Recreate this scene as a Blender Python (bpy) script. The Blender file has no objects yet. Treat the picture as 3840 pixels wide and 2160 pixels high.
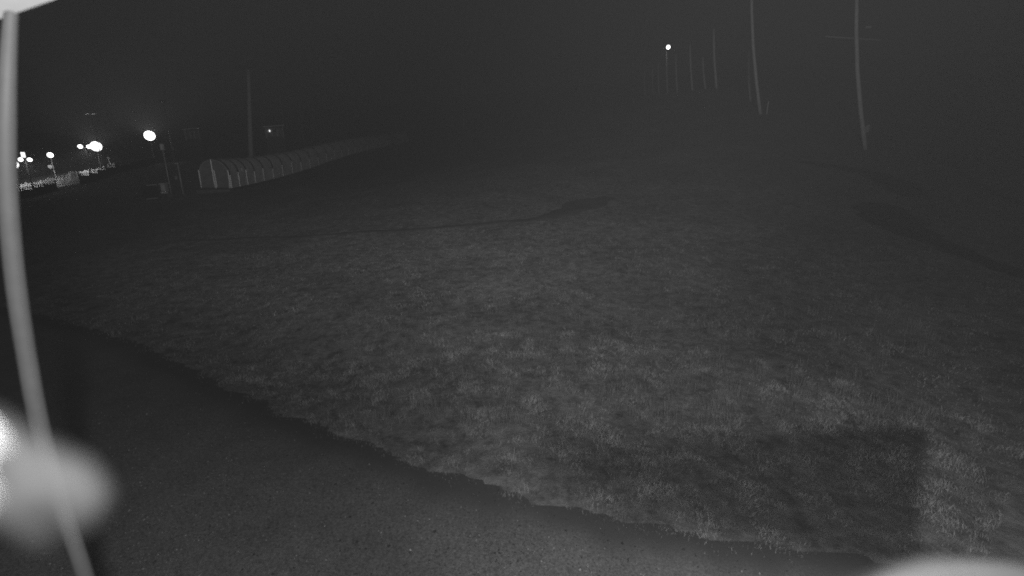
import bpy, bmesh, math, random
import numpy as np
from mathutils import Vector, Matrix

# ------------------------------------------------------------------ camera, sky, infrared lamps, exposure
S = bpy.context.scene
COL = S.collection
random.seed(7)
rng = np.random.default_rng(11)
W0, H0 = 3840.0, 2160.0
F0 = 450.0 * 3.75                      # focal length in photo pixels
PITCH = math.atan(123.0 / 450.0)
EYE = Vector((0.0, 0.0, 4.5))
cd = bpy.data.cameras.new('camera')
cam = bpy.data.objects.new('camera', cd)
COL.objects.link(cam)
cam.location = EYE
cam.rotation_euler = (math.pi / 2 - PITCH, 0, 0)
cd.sensor_width = 36.0
cd.lens = 36.0 * 450.0 / 1024.0
cd.clip_start = 0.02
cd.clip_end = 3000.0
cd.dof.use_dof = True
cd.dof.focus_distance = 28.0
cd.dof.aperture_fstop = cd.lens / 1000.0 / 0.013
S.camera = cam

w = bpy.data.worlds.new('World')
S.world = w
w.use_nodes = True
wn = w.node_tree
wn.nodes.clear()
sky = wn.nodes.new('ShaderNodeTexSky')
sky.sky_type = 'NISHITA'
sky.sun_disc = False
sky.sun_elevation = math.radians(3.0)
sky.sun_rotation = math.radians(180.0)
bw = wn.nodes.new('ShaderNodeRGBToBW')          # the infrared sensor sees no colour
bg = wn.nodes.new('ShaderNodeBackground')
wo = wn.nodes.new('ShaderNodeOutputWorld')
bg.inputs['Strength'].default_value = 0.0012
wn.links.new(sky.outputs[0], bw.inputs[0])
wn.links.new(bw.outputs[0], bg.inputs['Color'])
wn.links.new(bg.outputs[0], wo.inputs['Surface'])


def spot(name, loc, target, power, angle, blend, radius):
    ld = bpy.data.lights.new(name, 'SPOT')
    ld.energy = power
    ld.spot_size = math.radians(angle)
    ld.spot_blend = blend
    ld.shadow_soft_size = radius
    o = bpy.data.objects.new(name, ld)
    COL.objects.link(o)
    o.location = loc
    o.rotation_euler = (Vector(target) - Vector(loc)).to_track_quat('-Z', 'Y').to_euler()
    return o


NEAR_LAMP = Vector((0.6, -0.25, 5.4))
FAR_LAMP = Vector((0.5, -3.5, 11.0))
spot('infrared_flood', NEAR_LAMP, (6.0, 12.2, 0.0), 1350.0, 98.0, 0.9, 0.02)
spot('infrared_spill', (0.25, -0.3, 5.3), (-3.6, 7.0, 1.0), 760.0, 172.0, 0.5, 0.06)
spot('infrared_beam', FAR_LAMP, (-7.0, 45.0, 17.0), 10500.0, 104.0, 1.0, 0.08)

S.view_settings.view_transform = 'Standard'
S.view_settings.look = 'None'
S.view_settings.gamma = 1.0
S.view_settings.exposure = 0.0
S.render.engine = 'CYCLES'
S.cycles.use_denoising = False
S.cycles.pixel_filter_type = 'BLACKMAN_HARRIS'
S.cycles.filter_width = 1.9            # the lens is not sharp
S.cycles.max_bounces = 5
S.cycles.volume_bounces = 0
S.cycles.sample_clamp_indirect = 2.0
S.cycles.sample_clamp_direct = 4.0
HAZE_DENSITY = 0.0021

# ------------------------------------------------------------------ projection helpers (true depths are chosen per thing)
RIGHT = Vector((1, 0, 0))
FWD = Vector((0, math.cos(PITCH), -math.sin(PITCH)))
UP = Vector((0, math.sin(PITCH), math.cos(PITCH)))


def ray(px, py):
    return FWD + RIGHT * ((px - W0 / 2) / F0) + UP * (-(py - H0 / 2) / F0)


def at(px, py, depth):
    d = ray(px, py)
    return EYE + d * (depth / d.y)


def on_plane(px, py, z=0.0):
    d = ray(px, py)
    return EYE + d * ((z - EYE.z) / d.z)


def near(px, py, dist):
    return EYE + ray(px, py) * dist


# ------------------------------------------------------------------ materials
def mat(name, base, rough=0.8, spread=0.25, scale=6.0, bump=0.0, metallic=0.0, emit=0.0, spec=0.3, detail=6.0):
    m = bpy.data.materials.new(name)
    m.use_nodes = True
    nt = m.node_tree
    p = nt.nodes['Principled BSDF']
    p.inputs['Roughness'].default_value = rough
    p.inputs['Metallic'].default_value = metallic
    p.inputs['Specular IOR Level'].default_value = spec
    tc = nt.nodes.new('ShaderNodeTexCoord')
    nz = nt.nodes.new('ShaderNodeTexNoise')
    nz.inputs['Scale'].default_value = scale
    nz.inputs['Detail'].default_value = detail
    nz.inputs['Roughness'].default_value = 0.65
    rp = nt.nodes.new('ShaderNodeValToRGB')
    lo, hi = base * (1 - spread), base * (1 + spread)
    rp.color_ramp.elements[0].position = 0.3
    rp.color_ramp.elements[1].position = 0.7
    rp.color_ramp.elements[0].color = (lo, lo, lo, 1)
    rp.color_ramp.elements[1].color = (hi, hi, hi, 1)
    nt.links.new(tc.outputs['Object'], nz.inputs['Vector'])
    nt.links.new(nz.outputs['Fac'], rp.inputs['Fac'])
    nt.links.new(rp.outputs['Color'], p.inputs['Base Color'])
    if bump > 0:
        b = nt.nodes.new('ShaderNodeBump')
        b.inputs['Strength'].default_value = 0.6
        b.inputs['Distance'].default_value = bump
        nt.links.new(nz.outputs['Fac'], b.inputs['Height'])
        nt.links.new(b.outputs['Normal'], p.inputs['Normal'])
    if emit > 0:
        p.inputs['Emission Color'].default_value = (1, 1, 1, 1)
        p.inputs['Emission Strength'].default_value = emit
    return m


def ground_material():
    m = mat('turf_soil', 0.145, 0.95, 0.3, 0.35, 0.0)
    nt = m.node_tree
    p = nt.nodes['Principled BSDF']
    base = p.inputs['Base Color'].links[0].from_socket
    tc = nt.nodes['Texture Coordinate'] if 'Texture Coordinate' in nt.nodes else [n for n in nt.nodes if n.type == 'TEX_COORD'][0]
    fine = nt.nodes.new('ShaderNodeTexNoise')
    fine.inputs['Scale'].default_value = 3.3
    fine.inputs['Detail'].default_value = 9.0
    fine.inputs['Roughness'].default_value = 0.75
    nt.links.new(tc.outputs['Object'], fine.inputs['Vector'])
    r2 = nt.nodes.new('ShaderNodeValToRGB')
    r2.color_ramp.elements[0].position = 0.32
    r2.color_ramp.elements[1].position = 0.68
    r2.color_ramp.elements[0].color = (0.3, 0.3, 0.3, 1)
    r2.color_ramp.elements[1].color = (1.7, 1.7, 1.7, 1)
    nt.links.new(fine.outputs['Fac'], r2.inputs['Fac'])
    mx = nt.nodes.new('ShaderNodeMix')
    mx.data_type = 'RGBA'
    mx.blend_type = 'MULTIPLY'
    mx.inputs['Factor'].default_value = 1.0
    nt.links.new(base, mx.inputs['A'])
    nt.links.new(r2.outputs['Color'], mx.inputs['B'])
    nt.links.new(mx.outputs['Result'], p.inputs['Base Color'])
    b = nt.nodes.new('ShaderNodeBump')
    b.inputs['Strength'].default_value = 0.8
    b.inputs['Distance'].default_value = 0.12
    nt.links.new(fine.outputs['Fac'], b.inputs['Height'])
    nt.links.new(b.outputs['Normal'], p.inputs['Normal'])
    return m


def asphalt_material():
    m = mat('old_asphalt', 0.135, 0.92, 0.2, 1.2, 0.0)
    nt = m.node_tree
    p = nt.nodes['Principled BSDF']
    base = p.inputs['Base Color'].links[0].from_socket
    tc = [n for n in nt.nodes if n.type == 'TEX_COORD'][0]
    fine = nt.nodes.new('ShaderNodeTexNoise')
    fine.inputs['Scale'].default_value = 38.0
    fine.inputs['Detail'].default_value = 5.0
    fine.inputs['Roughness'].default_value = 0.8
    nt.links.new(tc.outputs['Object'], fine.inputs['Vector'])
    r2 = nt.nodes.new('ShaderNodeValToRGB')
    r2.color_ramp.elements[0].position = 0.36
    r2.color_ramp.elements[1].position = 0.66
    r2.color_ramp.elements[0].color = (0.45, 0.45, 0.45, 1)
    r2.color_ramp.elements[1].color = (1.7, 1.7, 1.7, 1)
    nt.links.new(fine.outputs['Fac'], r2.inputs['Fac'])
    mx = nt.nodes.new('ShaderNodeMix')
    mx.data_type = 'RGBA'
    mx.blend_type = 'MULTIPLY'
    mx.inputs['Factor'].default_value = 1.0
    nt.links.new(base, mx.inputs['A'])
    nt.links.new(r2.outputs['Color'], mx.inputs['B'])
    at_ = nt.nodes.new('ShaderNodeAttribute')
    at_.attribute_name = 'damp'
    m2 = nt.nodes.new('ShaderNodeMix')
    m2.data_type = 'RGBA'
    m2.inputs['B'].default_value = (0.06, 0.06, 0.06, 1)
    nt.links.new(at_.outputs['Fac'], m2.inputs['Factor'])
    nt.links.new(mx.outputs['Result'], m2.inputs['A'])
    nt.links.new(m2.outputs['Result'], p.inputs['Base Color'])
    b = nt.nodes.new('ShaderNodeBump')
    b.inputs['Strength'].default_value = 0.7
    b.inputs['Distance'].default_value = 0.012
    nt.links.new(fine.outputs['Fac'], b.inputs['Height'])
    nt.links.new(b.outputs['Normal'], p.inputs['Normal'])
    return m


def attribute_material(name, attr, rough=0.85):
    m = bpy.data.materials.new(name)
    m.use_nodes = True
    nt = m.node_tree
    p = nt.nodes['Principled BSDF']
    p.inputs['Roughness'].default_value = rough
    p.inputs['Specular IOR Level'].default_value = 0.15
    a = nt.nodes.new('ShaderNodeAttribute')
    a.attribute_name = attr
    nt.links.new(a.outputs['Fac'], p.inputs['Base Color'])
    return m


M = {
    'ground': ground_material(),
    'grass': attribute_material('dry_grass', 'tone'),
    'stone': attribute_material('gravel_stone', 'tone', 0.7),
    'asphalt': asphalt_material(),
    'ditch': mat('damp_ditch_soil', 0.07, 0.95, 0.3, 0.8, 0.03, detail=10.0),
    'dirt': mat('dark_dirt_track', 0.018, 0.95, 0.4, 0.8, 0.05, detail=10.0),
    'wood': mat('weathered_pole_wood', 0.5, 0.85, 0.2, 3.0),
    'mast_paint': mat('weathered_mast_paint', 0.33, 0.8, 0.2, 3.0),
    'pale_wood': mat('bleached_pole_wood', 0.5, 0.85, 0.1, 3.0),
    'steel': mat('galvanised_steel', 0.42, 0.5, 0.15, 8.0, metallic=0.2),
    'dark_steel': mat('dark_painted_steel', 0.05, 0.6, 0.2, 8.0),
    'fence_dark': mat('dark_fence_netting', 0.035, 0.9, 0.3, 3.0),
    'pale_box': mat('pale_painted_metal', 0.7, 0.5, 0.1, 6.0),
    'poly': mat('scuffed_polycarbonate', 0.75, 0.45, 0.28, 1.3, spec=0.25, detail=9.0),
    'poly_dark': mat('smoky_end_glazing', 0.16, 0.4, 0.3, 1.6, spec=0.3, detail=9.0),
    'rib': mat('dark_tunnel_rib', 0.03, 0.6, 0.2, 6.0),
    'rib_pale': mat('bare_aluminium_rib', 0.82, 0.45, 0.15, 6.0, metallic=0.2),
    'concrete': mat('stained_concrete', 0.12, 0.9, 0.3, 2.0, 0.01),
    'timber': mat('dark_hut_boards', 0.2, 0.85, 0.3, 4.0),
    'timber_pale': mat('pale_hut_trim', 0.75, 0.8, 0.2, 4.0),
    'glass': mat('dark_window_glass', 0.02, 0.15, 0.1, 2.0, spec=0.5),
    'heap': mat('pale_gravel_heap', 0.4, 0.95, 0.2, 0.9, 0.03, detail=10.0),
    'lamp': mat('lit_lamp_face', 0.8, 0.5, 0.05, 2.0, emit=6.0),
    'lamp_box_glow': mat('lit_lamp_and_box_face', 0.8, 0.5, 0.05, 2.0, emit=1.6),
    'lamp_off': mat('unlit_lamp_face', 0.6, 0.3, 0.1, 2.0),
    'soffit': mat('pale_soffit_panel', 0.55, 0.6, 0.12, 5.0),
    'fleck': mat('shiny_soffit_rivet', 0.95, 0.3, 0.05, 5.0),
    'near_pole': mat('pale_grey_near_pole', 0.064, 0.6, 0.12, 9.0),
    'glare_shells': mat('glare_shell_grey', 0.14, 0.8, 0.1, 9.0),
    'low_glare': mat('glare_lump_grey', 0.017, 0.7, 0.3, 9.0, detail=8.0),
}


# ------------------------------------------------------------------ object helpers
def link(name, me, material=None, parent=None, kind=None):
    o = bpy.data.objects.new(name, me)
    COL.objects.link(o)
    if material is not None and me is not None and not me.materials:
        me.materials.append(material)
    if parent is not None:
        o.parent = parent
    if kind:
        o['kind'] = kind
    return o


def tag(o, label, cat, group=None):
    o['label'] = label
    o['category'] = cat
    if group:
        o['group'] = group
    return o


def thing(name, loc, label, cat, group=None, rz=0.0):
    o = bpy.data.objects.new(name, None)
    COL.objects.link(o)
    o.empty_display_size = 0.3
    o.location = loc
    o.rotation_euler = (0, 0, rz)
    return tag(o, label, cat, group)


class MB:
    """collects boxes and tubes into one mesh"""

    def __init__(self):
        self.v, self.f = [], []

    def box(self, cx, cy, cz, sx, sy, sz, rz=0.0, ry=0.0, rx=0.0):
        R = Matrix.Rotation(rz, 3, 'Z') @ Matrix.Rotation(ry, 3, 'Y') @ Matrix.Rotation(rx, 3, 'X')
        n = len(self.v)
        for dx, dy, dz in ((-1, -1, -1), (1, -1, -1), (1, 1, -1), (-1, 1, -1), (-1, -1, 1), (1, -1, 1), (1, 1, 1), (-1, 1, 1)):
            p = R @ Vector((dx * sx / 2, dy * sy / 2, dz * sz / 2)) + Vector((cx, cy, cz))
            self.v.append(tuple(p))
        for q in ((3, 2, 1, 0), (4, 5, 6, 7), (0, 1, 5, 4), (1, 2, 6, 5), (2, 3, 7, 6), (3, 0, 4, 7)):
            self.f.append(tuple(n + i for i in q))
        return self

    def tube(self, pts, rad, seg=10, cap=True):
        pts = [Vector(p) for p in pts]
        rr = rad if isinstance(rad, (list, tuple)) else [rad] * len(pts)
        n0 = len(self.v)
        prev = None
        for i, p in enumerate(pts):
            t = (pts[min(i + 1, len(pts) - 1)] - pts[max(i - 1, 0)]).normalized()
            if prev is None:
                a = Vector((0, 0, 1)) if abs(t.z) < 0.9 else Vector((1, 0, 0))
                u = t.cross(a).normalized()
            else:
                u = (prev - t * prev.dot(t)).normalized()
            prev = u
            v = t.cross(u)
            for k in range(seg):
                an = 2 * math.pi * k / seg
                self.v.append(tuple(p + (u * math.cos(an) + v * math.sin(an)) * rr[i]))
        for i in range(len(pts) - 1):
            for k in range(seg):
                a, b = n0 + i * seg + k, n0 + i * seg + (k + 1) % seg
                self.f.append((a, b, b + seg, a + seg))
        if cap:
            self.f.append(tuple(n0 + k for k in reversed(range(seg))))
            e = n0 + (len(pts) - 1) * seg
            self.f.append(tuple(e + k for k in range(seg)))
        return self

    def poly(self, verts, faces):
        n = len(self.v)
        self.v += [tuple(p) for p in verts]
        self.f += [tuple(n + i for i in f) for f in faces]
        return self

    def mesh(self, name, smooth=False):
        me = bpy.data.meshes.new(name)
        me.from_pydata(self.v, [], self.f)
        if smooth:
            me.polygons.foreach_set('use_smooth', [True] * len(me.polygons))
        me.update()
        return me

    def build(self, name, material, parent=None, smooth=False, kind=None):
        return link(name, self.mesh(name, smooth), material, parent, kind)


# ------------------------------------------------------------------ terrain: thin plate surface through surveyed points
def P(px, py, d):
    return tuple(at(px, py, d))


tunnel_px = [(815, 722, 43.0), (982, 684, 56.0), (1061, 660, 62.5), (1131, 640, 69.0), (1197, 618, 76.0), (1258, 598, 83.5),
             (1333, 577, 95.0), (1424, 556, 112.0), (1515, 536, 135.0)]
fence_px = [(51, 746, 59.0), (93, 738, 60.7), (133, 728, 62.5), (174, 721, 64.3), (215, 714, 66.2), (259, 702, 68.2), (303, 690, 70.3),
            (341, 676, 72.4), (374, 665, 74.6), (406, 657, 76.9), (438, 650, 79.3), (469, 643, 81.8), (498, 637, 84.4), (527, 631, 87.2),
            (556, 625, 90.2), (585, 620, 93.4)]
pole_px = [  # base x, base y, depth, top x, top y, radius
    (3252, 560, 34.0, 3214, -60, 0.14),
    (2856, 425, 47.0, 2818, -90, 0.15),
    (2818, 380, 56.0, 2808, 195, 0.14),
    (2690, 330, 63.0, 2677, 108, 0.16),
    (2648, 340, 70.0, 2636, 215, 0.12),
    (2600, 345, 73.0, 2588, 165, 0.15),
    (2542, 345, 82.0, 2535, 200, 0.14),
    (2505, 350, 90.0, 2500, 190, 0.14),
    (2472, 352, 97.0, 2469, 235, 0.12),
    (2450, 355, 104.0, 2447, 245, 0.12),
    (2420, 358, 112.0, 2417, 255, 0.12),
]
ctrl = []
for q in tunnel_px:
    ctrl.append(P(*q))
for q in fence_px[::3]:
    ctrl.append(P(*q))
for q in pole_px[:8:1]:
    ctrl.append(P(q[0], q[1], q[2]))
for x in (-45, -25, -8, 8, 25, 45):
    for y in (-25, 0, 7):
        ctrl.append((x, y, 0.0))
ctrl += [(-30, 20, 0.1), (-12, 18, 0.7), (0, 16, 0.95), (10, 16, 1.2), (22, 18, 1.9), (0, 30, 2.9), (14, 30, 4.0), (0, 60, 6.5), (0, 110, 14.0),
         (-140, 60, -6), (-140, 0, -6), (-150, 160, 4), (-60, 240, 18), (0, 260, 34), (120, 120, 24), (120, 40, 9), (110, 0, 2), (100, 240, 48),
         (-200, 420, 40), (0, 480, 72), (220, 480, 95), (300, 200, 50), (300, 0, 12), (-300, 150, -6), (-300, 0, -10), (0, -80, -1), (200, -80, 0), (-200, -80, -6)]
ctrl = np.array(ctrl)


def tps_fit(c, lam=2.0):
    n = len(c)
    d = np.hypot(c[:, None, 0] - c[None, :, 0], c[:, None, 1] - c[None, :, 1]) / 100.0
    K = np.where(d > 0, d * d * np.log(np.maximum(d, 1e-9)), 0.0) + np.eye(n) * lam * 1e-4
    Q = np.c_[np.ones(n), c[:, :2] / 100.0]
    A = np.zeros((n + 3, n + 3))
    A[:n, :n], A[:n, n:], A[n:, :n] = K, Q, Q.T
    return np.linalg.solve(A, np.r_[c[:, 2], 0, 0, 0])


TW = tps_fit(ctrl)

# edge between the turf bank and the gutter beside the asphalt, read on the level lot
edge_px = [(-900, 950), (-300, 1085), (150, 1185), (514, 1288), (836, 1458), (1192, 1600), (1564, 1746), (1940, 1866), (2310, 1955), (2640, 2012), (2960, 2055), (3400, 2135), (4200, 2330)]
EDGE = np.array([tuple(on_plane(x, y))[:2] for x, y in edge_px])
# smooth the edge into short steps
_t = np.linspace(0, 1, len(EDGE))
_u = np.linspace(0, 1, 160)
EDGE = np.c_[np.interp(_u, _t, EDGE[:, 0]), np.interp(_u, _t, EDGE[:, 1])]
for _ in range(6):
    EDGE[1:-1] = (EDGE[:-2] + EDGE[1:-1] * 2 + EDGE[2:]) / 4
# the strip runs straight on at both ends
_a, _b = EDGE[0] - EDGE[4], EDGE[-1] - EDGE[-5]
EDGE = np.r_[[EDGE[0] + _a / np.linalg.norm(_a) * 60.0], EDGE, [EDGE[-1] + _b / np.linalg.norm(_b) * 40.0]]


def edge_distance(x, y):
    """signed distance to the turf edge: positive on the turf side"""
    x, y = np.atleast_1d(np.asarray(x, float)), np.atleast_1d(np.asarray(y, float))
    if x.size > 0:
        far = y > EDGE[:, 1].max() + 6.0
        if far.any() and not far.all():
            out = np.full(x.shape, 99.0)
            out[~far] = edge_distance(x[~far], y[~far])
            return out
        if far.all():
            return np.full(x.shape, 99.0)
    best = np.full(x.shape, 1e9)
    sgn = np.ones(x.shape)
    for i in range(len(EDGE) - 1):
        a, b = EDGE[i], EDGE[i + 1]
        d = b - a
        L2 = d @ d
        t = np.clip(((x - a[0]) * d[0] + (y - a[1]) * d[1]) / L2, 0, 1)
        qx, qy = a[0] + t * d[0], a[1] + t * d[1]
        dd = np.hypot(x - qx, y - qy)
        s = d[0] * (y - a[1]) - d[1] * (x - a[0])
        m = dd < best
        best = np.where(m, dd, best)
        sgn = np.where(m, np.where(s > 0, 1.0, -1.0), sgn)
    return best * sgn


def fbm(x, y, sc, seed, octv=4):
    out = np.zeros_like(x, dtype=float)
    amp, tot = 1.0, 0.0
    r = np.random.default_rng(seed)
    for o in range(octv):
        for k in range(4):
            th = r.uniform(0, 2 * math.pi)
            f = sc * 2 ** o * r.uniform(0.7, 1.4)
            out += amp * np.sin((x * math.cos(th) + y * math.sin(th)) * f + r.uniform(0, 6.28) + 1.3 * np.sin((y * math.cos(th) - x * math.sin(th)) * f * 0.7))
        tot += amp * 2.0
        amp *= 0.55
    return out / tot


def height(x, y):
    x, y = np.atleast_1d(np.asarray(x, float)), np.atleast_1d(np.asarray(y, float))
    sh = x.shape
    x, y = x.ravel(), y.ravel()
    z = np.zeros(len(x))
    for i0 in range(0, len(x), 20000):
        xs, ys = x[i0:i0 + 20000], y[i0:i0 + 20000]
        d = np.hypot(xs[:, None] - ctrl[None, :, 0], ys[:, None] - ctrl[None, :, 1]) / 100.0
        U = np.where(d > 0, d * d * np.log(np.maximum(d, 1e-9)), 0.0)
        z[i0:i0 + 20000] = U @ TW[:len(ctrl)] + TW[-3] + TW[-2] * xs / 100.0 + TW[-1] * ys / 100.0
    s = edge_distance(x, y)
    s = s + np.where(np.abs(s) < 1.5, 0.16 * fbm(x, y, 4.0, 8), 0.0)
    k = np.clip((s - 0.05) / 4.0, 0, 1)
    k = k * k * (3 - 2 * k)
    r = np.hypot(x, y)
    rough = 0.05 * fbm(x, y, 0.9, 3) + 0.10 * fbm(x, y, 0.22, 4) + 0.4 * fbm(x, y, 0.05, 5) * np.clip((r - 25) / 60, 0, 1)
    lip = 0.02 * np.clip(s / 0.3, 0, 1)
    turf = z * k + lip + rough * np.clip(s / 1.5, 0, 1)
    return np.where(s > 0, turf, -0.25 * np.clip(-s / 0.3, 0, 1)).reshape(sh)


def hz(x, y):
    return float(height([x], [y])[0])


def ground(px, py, lo=4.0, hi=260.0):
    """where the line of sight through a photo pixel meets the terrain"""
    ds = np.geomspace(lo, hi, 500)
    d = ray(px, py)
    pts = np.array([[EYE.x + d.x * t / d.y, t, EYE.z + d.z * t / d.y] for t in ds])
    below = pts[:, 2] < height(pts[:, 0], pts[:, 1])
    i = int(np.argmax(below)) if below.any() else len(ds) - 1
    return Vector((pts[i, 0], pts[i, 1], hz(pts[i, 0], pts[i, 1])))


def graded(lo, hi, step0, growth, centre=0.0):
    out = [centre]
    s = step0
    while out[-1] < hi:
        out.append(out[-1] + s)
        s *= growth
    s = step0
    neg = [centre]
    while neg[-1] > lo:
        neg.append(neg[-1] - s)
        s *= growth
    return np.array(neg[:0:-1] + out)


gx = graded(-620, 620, 0.13, 1.022)
gy = graded(-120, 900, 0.12, 1.021, 6.5)
X, Y = np.meshgrid(gx, gy)
Z = height(X.ravel(), Y.ravel()).reshape(X.shape)
nx, ny = len(gx), len(gy)
gm = bpy.data.meshes.new('ground')
vv = np.c_[X.ravel(), Y.ravel(), Z.ravel()]
ii = np.arange(nx * ny).reshape(ny, nx)
ff = np.stack([ii[:-1, :-1], ii[:-1, 1:], ii[1:, 1:], ii[1:, :-1]], -1).reshape(-1, 4)
gm.vertices.add(len(vv))
gm.vertices.foreach_set('co', vv.ravel())
gm.loops.add(ff.size)
gm.loops.foreach_set('vertex_index', ff.ravel())
gm.polygons.add(len(ff))
gm.polygons.foreach_set('loop_start', np.arange(0, ff.size, 4))
gm.polygons.foreach_set('loop_total', np.full(len(ff), 4))
gm.update()
gm.polygons.foreach_set('use_smooth', [True] * len(ff))
link('ground', gm, M['ground'], kind='structure')

# asphalt lot; its margin along the turf is damp and stained dark (the stain is a vertex attribute with a shape of its own)
_d = np.gradient(EDGE, axis=0)
_n = np.c_[_d[:, 1], -_d[:, 0]]
_n /= np.linalg.norm(_n, axis=1)[:, None]        # points to the lot
prof = [(-0.45, -0.06, 1.0), (-0.1, -0.01, 1.0), (0.06, 0.0, 1.0), (0.2, 0.004, 0.95), (0.34, 0.006, 0.75), (0.5, 0.008, 0.45), (0.72, 0.01, 0.18), (1.1, 0.012, 0.0), (1.6, 0.014, 0.0)]
vs, fs, wet = [], [], []
k = len(prof) + 1
for i in range(len(EDGE)):
    wob = 0.05 * math.sin(i * 0.31) + 0.04 * math.sin(i * 0.83 + 1)
    for (o, z, wv) in prof:
        q = EDGE[i] + _n[i] * (o + (wob if 0.1 < o < 1 else 0))
        vs.append((q[0], q[1], z))
        wet.append(wv)
    q = EDGE[i] + _n[i] * 1.6
    vs.append((q[0] - 18.0, q[1] - 30.0, 0.02))
    wet.append(0.0)
for i in range(len(EDGE) - 1):
    for j in range(k - 1):
        fs.append((i * k + j, i * k + j + 1, (i + 1) * k + j + 1, (i + 1) * k + j))
lot = MB().poly(vs, fs).build('asphalt_lot', M['asphalt'], kind='structure')
wa = lot.data.attributes.new('damp', 'FLOAT', 'POINT')
wa.data.foreach_set('value', wet)


# ------------------------------------------------------------------ dark tracks on the slope
TRACKS = []


def strip(name, pts_px, widths, material, lift=0.03):
    pts = [ground(x, y) for x, y in pts_px]
    n = 160
    t = np.linspace(0, 1, len(pts))
    u = np.linspace(0, 1, n)
    xs, ys = np.interp(u, t, [p.x for p in pts]), np.interp(u, t, [p.y for p in pts])
    for _ in range(5):
        xs[1:-1] = (xs[:-2] + 2 * xs[1:-1] + xs[2:]) / 4
        ys[1:-1] = (ys[:-2] + 2 * ys[1:-1] + ys[2:]) / 4
    wd = np.interp(u, np.linspace(0, 1, len(widths)), widths) * (1 + 0.12 * np.sin(u * 37) + 0.1 * np.sin(u * 83 + 1))
    TRACKS.extend(zip(xs, ys, wd))
    dx, dy = np.gradient(xs), np.gradient(ys)
    L = np.hypot(dx, dy)
    nx_, ny_ = -dy / L, dx / L
    vs, fs = [], []
    cols = 7
    for i in range(n):
        for c in range(cols):
            s = (c / (cols - 1) - 0.5) * wd[i]
            x, y = xs[i] + nx_[i] * s, ys[i] + ny_[i] * s
            vs.append((x, y, lift * (1 if 0 < c < cols - 1 else -0.6)))
    hh = height([v[0] for v in vs], [v[1] for v in vs])
    vs = [(v[0], v[1], v[2] + float(h_)) for v, h_ in zip(vs, hh)]
    for i in range(n - 1):
        for c in range(cols - 1):
            fs.append((i * cols + c, i * cols + c + 1, (i + 1) * cols + c + 1, (i + 1) * cols + c))
    return MB().poly(vs, fs).build(name, material, smooth=True, kind='structure')


strip('drainage_path', [(560, 916), (820, 902), (1150, 888), (1450, 868), (1750, 846), (2000, 826), (2110, 800), (2190, 770), (2290, 742)],
      [0.15, 0.28, 0.36, 0.4, 0.45, 0.6, 1.6, 2.6, 1.2], M['ditch'])
strip('dirt_path', [(3840 + 500, 1170), (3840, 1035), (3640, 965), (3470, 895), (3370, 845), (3300, 790), (3275, 765)],
      [1.0, 1.0, 1.1, 1.5, 2.4, 2.6, 1.4], M['dirt'])
strip('dirt_path', [(3000, 610), (3120, 625), (3260, 650), (3360, 690), (3440, 745)],
      [0.7, 1.1, 1.5, 2.2, 1.5], M['dirt'])
strip('dirt_path', [(3540, 600), (3620, 660), (3720, 720), (3840, 770), (4100, 850)],
      [0.4, 0.7, 0.9, 0.9, 0.8], M['dirt'])


# ------------------------------------------------------------------ turf blades, weeds and gravel (too many to count)
def visible_xy(n, dmin, dmax, power=1.0):
    th = rng.uniform(-0.92, 0.92, n)
    d = dmin + (dmax - dmin) * rng.uniform(0, 1, n) ** power
    return d * np.sin(th), d * np.cos(th)


def blades(name, x, y, length, width, lean, tone):
    n = len(x)
    z = np.maximum(height(x, y), 0.004)
    a = rng.uniform(0, 2 * math.pi, n)
    b = rng.uniform(0, 2 * math.pi, n)
    wx, wy = np.cos(a) * width / 2, np.sin(a) * width / 2
    lx, ly = np.cos(b) * lean * length, np.sin(b) * lean * length
    h = length * np.sqrt(np.maximum(1 - lean ** 2, 0.05))
    v = np.zeros((n, 5, 3))
    v[:, 0] = np.c_[x - wx, y - wy, z - 0.01]
    v[:, 1] = np.c_[x + wx, y + wy, z - 0.01]
    v[:, 2] = np.c_[x + lx * 0.35 + wx * 0.8, y + ly * 0.35 + wy * 0.8, z + h * 0.6]
    v[:, 3] = np.c_[x + lx * 0.35 - wx * 0.8, y + ly * 0.35 - wy * 0.8, z + h * 0.6]
    v[:, 4] = np.c_[x + lx, y + ly, z + h]
    base = np.arange(n)[:, None] * 5
    quads = np.c_[base + 0, base + 1, base + 2, base + 3]
    tris = np.c_[base + 3, base + 2, base + 4]
    loops = np.concatenate([quads, tris], 1).ravel()
    me = bpy.data.meshes.new(name)
    me.vertices.add(n * 5)
    me.vertices.foreach_set('co', v.ravel())
    me.loops.add(len(loops))
    me.loops.foreach_set('vertex_index', loops)
    me.polygons.add(n * 2)
    st = (np.arange(n)[:, None] * 7 + np.array([0, 4])[None]).ravel()
    me.polygons.foreach_set('loop_start', st)
    me.polygons.foreach_set('loop_total', np.tile([4, 3], n))
    me.update()
    at_ = me.attributes.new('tone', 'FLOAT', 'POINT')
    at_.data.foreach_set('value', np.repeat(tone, 5))
    return link(name, me, M['grass'], kind='stuff')


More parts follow.
